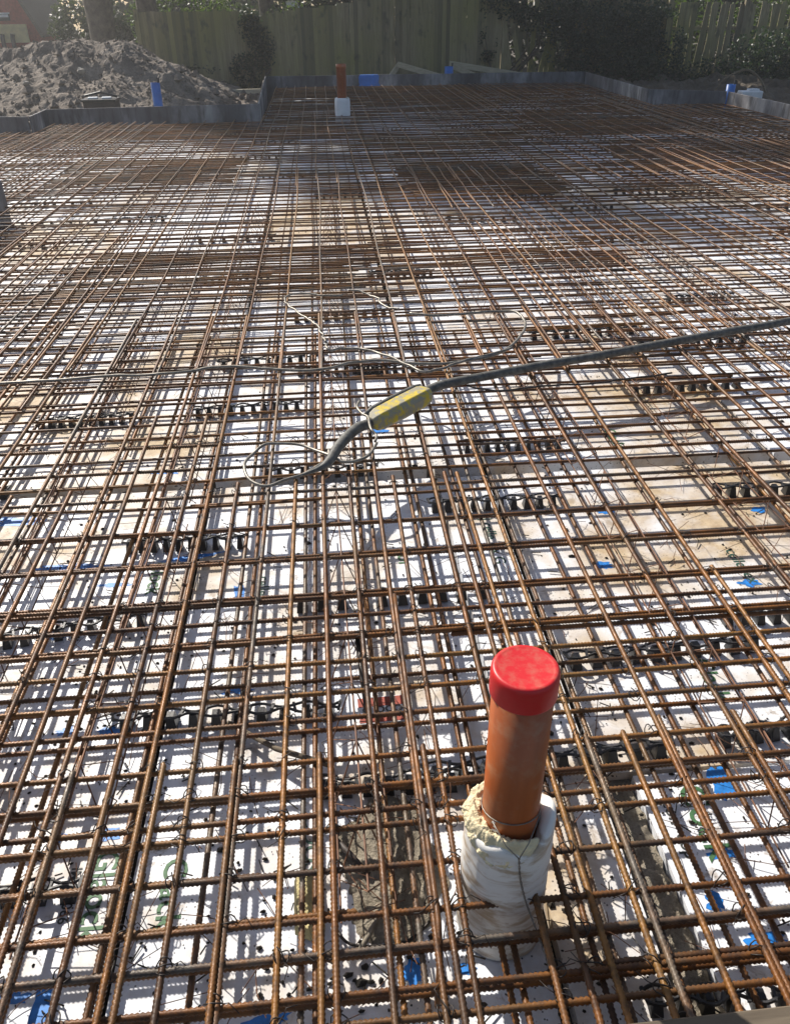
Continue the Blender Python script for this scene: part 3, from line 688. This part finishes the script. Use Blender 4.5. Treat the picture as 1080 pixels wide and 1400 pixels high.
# ------------------------------------------------------------------ shuttering round the slab
def shutter(a, b, label, mat='ply', top_z=.38, th=.022, side=1):
    a, b = Vector((*a, 0)), Vector((*b, 0)); d = b-a; L = d.length; rz = math.atan2(d.y, d.x)
    r = thing('shutter_board', label, 'shutter board', tuple((a+b)/2), 'shuttering round the slab'); r.rotation_euler.z = rz
    nseg = max(1, round(L/2.4))
    for i in range(nseg):
        l0 = L/nseg; o = MB().box((-L/2+l0*(i+.5), rnd.uniform(-.004, .004), (top_z-.27)/2), (l0-.004, th, top_z+.27+rnd.uniform(-.008, .008))).build('ply_panel', M[mat], r)
        bevel(o, .003, 1)
    MB().box((0, side*(th/2+.026), top_z-.12), (L, .045, .09)).build('back_rail', M['edge'], r)
shutter((.30, .598), (3.4, .640), 'dirty near timber edge board at the bottom right corner', 'edge', .30, .045, -1)
shutter((-2.89, .3), (-2.89, 7.98), 'board end at the left edge halfway up, dark inner face'); shutter((-6.9, 8.02), (-2.91, 8.0), 'board turning left out of view at the mid left edge', side=-1)
shutter((-6.9, 13.4), (-4.06, 12.83), 'pale grey board at the far left below the spoil heap'); shutter((-4.04, 12.84), (-4.06, 13.76), 'short return board beside the pale far left board')
shutter((-4.05, 13.74), (-.93, 14.0), 'long dark board in front of the spoil heap'); shutter((-.92, 14.02), (-1.09, 19.56), 'bluish return board left of the far orange pipe')
shutter((-1.09, 19.54), (5.80, 19.42), 'longest dark board along the fence at the far end')
shutter((5.81, 19.4), (5.72, 15.28), 'right return board with bright sunlit patch by the dark bush'); shutter((5.73, 15.26), (6.87, 14.68), 'short dark board between the two right returns'); shutter((6.89, 14.66), (6.97, 8.0), 'nearest right return board running out of the frame')

# ------------------------------------------------------------------ spoil heap
def heap_h(x, y):
    def pl(t, pts):
        for (a, b), (c, d) in zip(pts, pts[1:]):
            if t <= c: return b+(d-b)*max(0, (t-a))/(c-a)
        return pts[-1][1]
    ridge = pl(x, [(-14, .4), (-9, .75), (-6, .97), (-5.1, 1.1), (-4.5, 1.12), (-4.15, 1.02), (-3.6, 1.08), (-3.2, .85), (-2.8, .66), (-2.3, .30), (-1.8, .0), (-1.2, -.1)])
    prof = pl(y, [(13.6, 0), (14.4, .10), (15.4, .22), (16.4, .50), (17.2, .62), (18, 1), (19.2, .95), (21.5, .5), (24, -.1)])
    P = Vector((x, y, 0)); z = -.12+(ridge+.12)*prof
    z += .11*noise.fractal(P*1.1, .9, 2.0, 3)*min(1, prof*2)+.045*noise.fractal(P*4.2, .75, 2.1, 5)
    return max(z, -.25)
vs = []; fs = []; NX, NY = 330, 190; HX0, HX1, HY0, HY1 = -11.5, -1.15, 14.0, 23.5
for j in range(NY+1):
    for i in range(NX+1):
        x = HX0+(HX1-HX0)*i/NX; y = HY0+(HY1-HY0)*j/NY
        zz = heap_h(x, y); fr = min(1, max(0, (x+1.15)/-.8)) if y > 14.0 else 1
        if x < -4.1 and y < 14.02: y = 13.45
        vs.append((x, y, -.27+(zz+.27)*fr))
for j in range(NY):
    for i in range(NX):
        a = j*(NX+1)+i; fs.append((a, a+1, a+NX+2, a+NX+1))
heap = tag(MB().add(vs, fs).build('spoil_heap', M['heap']), 'grey brown spoil heap at the far left', 'spoil heap', kind='stuff')
def rock(seed, mat):
    R2 = random.Random(seed); bm = bmesh.new(); bmesh.ops.create_icosphere(bm, subdivisions=2, radius=1)
    for v in bm.verts: v.co *= 1+.42*noise.noise(v.co*1.6+Vector((seed*3.3, 0, 0))); v.co.z *= .75
    me = bpy.data.meshes.new('rock'); bm.to_mesh(me); bm.free(); me.materials.append(mat); return me
ROCKS = [rock(i, M['heap']) for i in range(5)] + [rock(i+9, M['stone']) for i in range(2)]
mbc = MB()
for i in range(2600):
    x = rnd.uniform(-9, -1.3); y = 14.2+6*rnd.random()**1.2; s = rnd.uniform(.010, .042)*(1+1.5*(rnd.random() < .06)); R2 = Matrix.Rotation(rnd.uniform(0, 6), 3, 'Z')
    z = heap_h(x, y); me = ROCKS[rnd.randrange(5)]
    k = [Vector((0, 0, 1)), Vector((1, 0, 0)), Vector((0, 1, 0)), Vector((-1, 0, 0)), Vector((0, -1, 0)), Vector((0, 0, -.6))]
    k = [Vector((x, y, z+s*.3))+R2 @ (q*s*rnd.uniform(.7, 1.25)) for q in k]
    mbc.add(k, [(0, 1, 2), (0, 2, 3), (0, 3, 4), (0, 4, 1), (5, 2, 1), (5, 3, 2), (5, 4, 3), (5, 1, 4)])
tag(mbc.build('soil_clods', M['heap']), 'loose clods of soil strewn over the spoil heap', 'clods', kind='stuff')
for x, y, s, lb in ((-4.33, 17.3, .075, 'round pale stone near the top of the spoil heap'), (-5.05, 16.3, .06, 'pale stone low on the left of the heap')):
    o = link('stone', ROCKS[5], None, (x, y, heap_h(x, y)+.03)); o.scale = (s, s, s); tag(o, lb, 'stone')
# black crate-like chamber riser with white lids, blue pipes
def box_thing():
    r = thing('chamber_box', 'dark brown plastic box with white lids in front of the spoil heap', 'box', (-3.50, 14.9, .0))
    bevel(MB().box((0, 0, .16), (.50, .40, .46)).build('box_body', M['darkbox'], r), .01)
    MB().box((0, 0, .40), (.54, .44, .03)).build('box_rim', M['blackpl'], r)
    for dx in (-.12, .10): bevel(MB().box((dx, -.02, .427), (.15, .16, .022), .2).build('lid', M['white'], r), .008)
    MB().tube([(-.25, .02, .45), (0, .05, .50), (.26, .0, .44)], .02, 7).build('strap', M['blackpl'], r)
box_thing()
def blue_pipe(x, y, z0, z1, r, label):
    t_ = thing('blue_pipe', label, 'pipe', (x, y, 0)); MB().lathe([(0, z0), (r, z0), (r, z1), (r*.8, z1), (r*.8, z1-.1)], 20).build('pipe_shaft', M['bluep'], t_, True)
    MB().tube([(r*.7, 0, z1-.02), (r*.8, .0, z1+.07)], .018, 6).build('duct_end', M['dark'], t_)
blue_pipe(-2.62, 15.0, -.2, .62, .075, 'upright blue pipe in front of the spoil heap'); blue_pipe(7.0, 14.85, -.2, .47, .075, 'short blue pipe behind the right hand board corner')
r_ = thing('blue_bag', 'crumpled blue sheet draped over the far dark board', 'sheet', (1.11, 19.50, .10))
vs = []; fs = []
for i in range(13):
    for j in range(9):
        u, v = i/12-.5, j/8; P = Vector((u*5, v*5, 0)); yy = -.035-.03*abs(noise.noise(P*1.1)) if v < .8 else -.02+.1*(v-.8)*5
        vs.append((u*(.42+.10*noise.noise(Vector((0, v*4, 3))))+.03*noise.noise(P), yy, .02+.26*min(v/.8, 1)+.012*noise.noise(P*2)))
for i in range(12):
    for j in range(8): a = i*9+j; fs.append((a, a+9, a+10, a+1))
MB().add(vs, fs).build('sheet_fold', M['bluep'], r_, True)
blue_pipe(3.05, 21.0, -.2, .42, .10, 'blue pipe stub beside the leaning planks at the far fence')
def plank(a, b, label, w_=.12, t_=.04, m='pale'):
    a, b = Vector(a), Vector(b); d = b-a; o = MB().box((0, 0, 0), (d.length, t_, w_)).build('plank', M[m]); o.location = (a+b)/2
    o.rotation_euler = d.to_track_quat('X', 'Z').to_euler(); return tag(bevel(o, .004, 1), label, 'plank')
plank((1.52, 21.7, -.1), (2.0, 22.1, .42), 'short pale plank propped left of the first leaning pair'); plank((1.95, 22.0, .42), (3.1, 21.75, .12), 'long pale plank sloping right from the first leaning pair')
plank((3.2, 21.9, .40), (3.9, 21.7, .12), 'short plank of the right leaning pair by the blue stub'); plank((3.2, 22.0, .42), (5.1, 21.75, .14), 'longest pale plank sloping right at the far fence')
plank((-2.9, 21.3, -.06), (-1.2, 21.35, -.05), 'pale timber rail on the ground below the left fence', .10, .07)
def trough():
    t_ = thing('white_tray', 'white plastic tray on the soil behind the right boards', 'tray', (8.45, 17.05, .0))
    bevel(MB().box((0, 0, .1), (.42, .25, .14)).build('tray_body', M['white'], t_), .02); MB().box((.05, 0, .19), (.2, .12, .03)).build('tray_lid', M['white'], t_)
trough()
tag(MB().tube(smooth_pts([(7.9, 17.6, .0), (8.1, 17.5, .35), (8.5, 17.5, .5), (8.8, 17.5, .35), (8.95, 17.4, .1)], 6), .02, 6).build('bent_hose', M['edge'], smooth=True), 'brown bent hose arching over the white tray', 'hose')
# rubble strip behind the right boards
vs = []; fs = []; NX, NY = 110, 60
for j in range(NY+1):
    for i in range(NX+1):
        x = 5.9+7.2*i/NX; y = 14.9+7.4*j/NY; P = Vector((x, y, 0)); vs.append((x, y, (-.02 if x > 7.2 or y > 15.6 else -.26)+.20*noise.fractal(P*1.4, .8, 2.1, 5)+.05*(j/NY)))
for j in range(NY):
    for i in range(NX): a = j*(NX+1)+i; fs.append((a, a+1, a+NX+2, a+NX+1))
tag(MB().add(vs, fs).build('rough_soil', M['ground']), kind='structure')

# ------------------------------------------------------------------ fence
BO = [bevel_m for bevel_m in ()]
def fence_board(h, seed):
    R2 = random.Random(seed); t0 = R2.uniform(-.02, .02)
    return MB().add([(-.055, -.010, 0), (.055, -.004, 0), (.055, .004, 0), (-.055, .010, 0), (-.054, -.010, h+t0), (.054, -.004, h-t0*.3), (.054, .004, h-t0*.3), (-.054, .010, h+t0)],
                    [(3, 2, 1, 0), (4, 5, 6, 7), (0, 1, 5, 4), (1, 2, 6, 5), (2, 3, 7, 6), (3, 0, 4, 7)]).mesh('fence_board', M['fence'])
FB = {}
def fence(x0, x1, y0, y1, zt0, zt1, label, lean=.004, gap=0, post=True, ragged=.0):
    L = math.hypot(x1-x0, y1-y0); rz = math.atan2(y1-y0, x1-x0)
    r = thing('fence_panel', label, 'fence panel', (x0, y0, -.27), 'panels of the far boundary fence'); r.rotation_euler.z = rz
    n_ = int(L/.098); slope = 0
    for i in range(n_):
        if gap and rnd.random() < gap: continue
        u = (i+.5)/n_; zt = zt0+(zt1-zt0)*u; hh = round((zt+.27+rnd.uniform(-.015, .015)-ragged*rnd.random()*.3)/.05)*.05; key = (hh, rnd.randrange(3))
        if key not in FB: FB[key] = fence_board(hh, hash(key) % 999)
        link('fence_board', FB[key], r, (L*u, rnd.uniform(-.006, .006), 0), (0, rnd.gauss(0, lean*(1+6*ragged)), rnd.uniform(-.04, .04)))
    for k in (.35, 1.35):
        MB().box((L/2, .045, k), (L, .05, .08), 0, 0, 0).build('rail', M['fence'], r)
    if post: MB().box((-.03, -.01, (zt0+.30)/2), (.11, .11, zt0+.36)).build('post', M['fence'], r)
fence(-4.22, -1.5, 23.15, 23.05, 1.53, 1.55, 'grey green fence panel with level top right of the spoil heap')
fence(-1.42, 1.95, 23.05, 22.9, 1.43, 1.82, 'mossy green fence panel behind the far orange pipe'); fence(2.05, 4.6, 22.9, 22.8, 1.84, 1.9, 'brown grey fence panel behind the leaning planks')
fence(4.7, 6.6, 22.8, 22.7, 1.85, 1.8, 'broken fence panel with leaning boards beside the dark bush', .09, .18, True, .1); fence(6.7, 8.7, 22.7, 22.6, 1.75, 1.7, 'fence panel swallowed by the dark bush')
fence(8.72, 10.5, 22.5, 22.3, 1.66, 1.6, 'yellowish panel right of the dark bush with ragged gaps', .035, .10, True, .12); fence(10.55, 13.4, 22.3, 22.0, 1.62, 1.6, 'rightmost dark fence panel above the low bush', .03, .06, True, .08)

# ------------------------------------------------------------------ vegetation
def leaves(name, mat, parent, vols, n_, size, seed, dens=1.6, cut=-.05):
    R2 = random.Random(seed); m = MB(); tot = sum(v[3]*v[4]*v[5] for v in vols); cnt = 0
    for cx, cy, cz, rx, ry, rz in vols:
        want = int(n_*rx*ry*rz/tot); k = 0; tries = 0
        while k < want and tries < want*12:
            tries += 1
            d = Vector((R2.gauss(0, 1), R2.gauss(0, 1), R2.gauss(0, 1))).normalized()*R2.random()**.42
            P = Vector((cx+d.x*rx, cy+d.y*ry, cz+d.z*rz))
            if P.z < -.25 or noise.noise(P*dens+Vector((seed, 0, 0))) < cut: continue
            a = Vector((R2.gauss(0, 1), R2.gauss(0, 1), R2.gauss(0, .7))).normalized(); b = a.cross(Vector((R2.gauss(0, 1), R2.gauss(0, 1), R2.gauss(0, 1)))).normalized(); s = size*R2.uniform(.6, 1.3)
            m.add([P-a*s*.5, P+b*s*.28, P+a*s*.5, P-b*s*.28], [(0, 1, 2, 3)]); k += 1
    return m.build(name, mat, parent)
def tree(x, y, tr, h, label, vols, n_, seed, size=.16, mat='crown', lean=(0, 0), cut=-.02):
    r = thing('tree', label, 'tree', (x, y, -.27), 'trees behind the fence'); R2 = random.Random(seed); t = MB(); loc = Vector((x, y, -.27))
    pts = [(lean[0]*k*h+.12*noise.noise(Vector((k*3, seed, 0))), lean[1]*k*h+.12*noise.noise(Vector((k*3, 0, seed))), k*h) for k in [i/10 for i in range(11)]]
    t.tube(smooth_pts(pts, 3), [tr*(1.25 if i == 0 else 1)*(1-.8*i/30) for i in range(31)], 14)
    trunk = t.build('trunk', M['bark'], r, True)
    for v in trunk.data.vertices: v.co += v.normal*.06*tr/.3*noise.noise(Vector((v.co.x*5, v.co.y*5, v.co.z*1.2)))
    lm = MB()
    for cx, cy, cz, rx, ry, rz in vols:
        for q in range(5):
            k = R2.uniform(.35, .8); p0 = Vector(pts[int(k*10)]); p1 = Vector((cx, cy, cz))-loc+Vector((R2.uniform(-rx, rx), R2.uniform(-ry, ry), R2.uniform(-rz, rz)))*.7
            mid = (p0+p1)/2+Vector((0, 0, -.25)); lm.tube(smooth_pts([p0, mid, p1], 4), [tr*.32*(1-.85*i/8) for i in range(9)], 6)
    lm.build('limb', M['bark'], r, True)
    o = leaves('crown', M[mat], r, vols, n_, size, seed, .9, cut); o.location = -loc
tree(-5.55, 25.0, .36, 12, 'thick grey trunk rising left behind the spoil heap', [(-6.2, 25, 10.5, 3.2, 2.6, 3.4), (-8.0, 24.2, 14.0, 2.2, 2.0, 2.0), (-4.2, 25.4, 12.5, 2.0, 2.2, 2.4)], 26000, 3, .2)
tree(-4.35, 24.6, .27, 10, 'second slimmer trunk right of the thick grey one', [(-4.3, 24.4, 8.0, 2.2, 2.2, 2.6), (-2.6, 24.8, 10.0, 1.8, 1.8, 1.8)], 17000, 5, .2, lean=(.03, 0))
tree(-1.3, 26.5, .24, 10, 'tree behind the middle fence hidden up to its crown', [(-1.4, 25.4, 9.6, 2.6, 2.4, 3.8), (1.8, 25.4, 6.4, 2.6, 2.0, 3.2), (.3, 25.2, 4.6, 2.2, 1.6, 1.8)], 26000, 7, .2)
tree(4.9, 26.0, .25, 8, 'tree behind the broken fence panel', [(4.6, 25.4, 5.6, 2.2, 2.0, 2.6)], 13000, 9, .2)
def bush(name, label, cat, vols, n_, size, seed, mat, grp=None, cut=-.1, stems=6):
    cx, cy = vols[0][0], vols[0][1]; r = thing(name, label, cat, (cx, cy, -.27), grp); R2 = random.Random(seed); sm = MB()
    for q in range(stems):
        v = R2.choice(vols); sm.tube([(R2.uniform(-.2, .2), R2.uniform(-.1, .1), 0), (v[0]-cx+R2.uniform(-.3, .3), v[1]-cy, v[2]*.5+.2), (v[0]-cx+R2.uniform(-.7, .7)*v[3], v[1]-cy+R2.uniform(-.4, .4)*v[4], v[2]+.27+.7*v[5]*R2.random())], [.03, .02, .008], 5)
    sm.build('stem', M['bark'], r, True); o = leaves('foliage', M[mat], r, vols, n_, size, seed, 2.2, cut); o.location = (-cx, -cy, .27)
bush('evergreen_bush', 'big dark evergreen bush spilling over the fence right of centre', 'bush', [(7.2, 22.1, .9, 1.5, .7, 1.4), (6.2, 22.3, 1.2, .8, .5, 1.0), (8.3, 22.1, .6, .8, .6, 1.0), (7.6, 21.6, .2, 1.5, .6, .6)], 15000, .085, 21, 'ivy', None, -.2, 14)
bush('low_bush', 'low dark bush at the far right in front of the fence', 'bush', [(10.9, 21.3, .35, 1.3, .7, .8), (12.3, 21.2, .5, 1.0, .7, 1.0), (9.6, 21.6, .05, .7, .5, .45)], 8000, .085, 22, 'ivy', None, -.2)
bush('ivy', 'ivy clump hanging over the joint of the two left fence panels', 'ivy', [(-1.55, 22.9, 1.25, .30, .14, .45), (-1.3, 22.9, .75, .35, .12, .5), (-1.7, 22.95, .3, .45, .12, .4)], 2400, .07, 23, 'ivy', None, -.25)
bush('ivy', 'ivy creeping up the brown fence behind the leaning planks', 'ivy', [(4.5, 22.7, 1.6, .5, .12, .4), (4.25, 22.72, .75, .25, .1, .45), (5.4, 22.6, 1.5, .7, .2, .5)], 2300, .065, 24, 'ivy', None, -.2)
bush('weeds', 'small weeds along the foot of the left fence', 'weeds', [(-3.0, 22.8, .1, .8, .2, .35), (-2.0, 22.8, .0, .6, .2, .3)], 900, .08, 25, 'hedge', None, -.2)
bush('hedge', 'dark hedge between the brick house and the grey trunk', 'hedge', [(-6.9, 27.5, .6, .75, .7, 1.3), (-5.9, 27.6, .6, .8, .7, 1.4), (-4.6, 27.6, .6, .9, .7, 1.4)], 12000, .12, 26, 'hedge', None, -.3, 10)
bush('hedge', 'brighter hedge seen over the left fence panels', 'hedge', [(-3.4, 25.2, 1.3, 1.6, .6, .9), (-.2, 26.0, 1.2, 1.2, .6, .7)], 4500, .10, 27, 'crown', None, -.15, 8)
bush('hedge', 'sunlit hedge glowing through the gaps of the right fence', 'hedge', [(9.6, 24.0, 1.1, 1.6, .6, 1.0), (12.4, 23.8, 1.2, 1.6, .6, 1.0)], 5200, .10, 28, 'crown', None, -.15, 8)
bush('hedge', 'tall dark hedge far behind the spoil heap and trunks', 'hedge', [(-4.6, 36, 1.2, 4.6, 1.2, 3.6), (2, 31.5, 1.2, 5, 1.2, 3.2), (9, 31, 1.2, 5, 1.2, 3.2), (15, 30, 1.2, 4, 1.2, 3.2)], 34000, .26, 29, 'hedge', None, -.6, 8)

# ------------------------------------------------------------------ far house and garage
hs = thing('brick_house', 'red brick gable with sloping roof edge at the far left', 'house', (-11.6, 32.2, -.27))
def tri_wall():
    v0 = [(-2.3, 0, 0), (2.45, 0, 0), (2.5, 0, 1.1), (.9, 0, 4.3), (-2.3, 0, 4.3)]; n_ = len(v0)
    return MB().add(v0+[(x, 4, z) for x, _, z in v0], [tuple(range(n_)), tuple(range(2*n_-1, n_-1, -1))]+[(i, n_+i, n_+(i+1) % n_, (i+1) % n_) for i in range(n_)])
tri_wall().build('wall', M['brick'], hs)
MB().box((1.78, 1.9, 2.72), (.10, 4.5, 3.7), 0, 0, -math.atan2(1.6, 3.2)).build('roof', M['edge'], hs)
wn = MB().box((1.35, -.02, 1.62), (.45, .06, .20)).build('window', M['dark'], hs); MB().box((1.35, -.04, 1.735), (.5, .07, .04)).build('window_frame', M['white'], wn); MB().box((1.35, -.045, 1.66), (.4, .05, .08)).build('pane', M['white'], wn)
yb = thing('board_stack', 'yellow board stack leaning on the brick wall at the far left', 'boards', (-10.0, 31.6, -.27))
for i in range(3): MB().box((0.0, i*.05, 1.17), (1.2, .035, .52), 0, .05).build('sheet_board', M['yboard'], yb)
for dx in (-.2, .12): MB().tube([(dx, -.06, .0), (dx, -.06, 1.05), (dx+.02, -.05, 1.16)], .07, 8).build('prop', M['dark'], yb)
gs = thing('garage', 'dark flat roofed garage with white trim beyond the mossy fence', 'garage', (.3, 28.5, -.27))
MB().box((0, 0, .9), (3.0, 2.0, 1.8)).build('wall', M['dark'], gs); MB().box((0, 0, 2.1), (3.3, 2.3, .16)).build('roof', M['dark'], gs)
for x0, z0, w_, h_ in ((-.9, 1.93, .35, .16), (-.72, 1.72, .05, .3), (-.6, 1.75, .16, .08)): MB().box((x0, -1.04, z0), (w_, .05, h_)).build('trim', M['white'], gs)
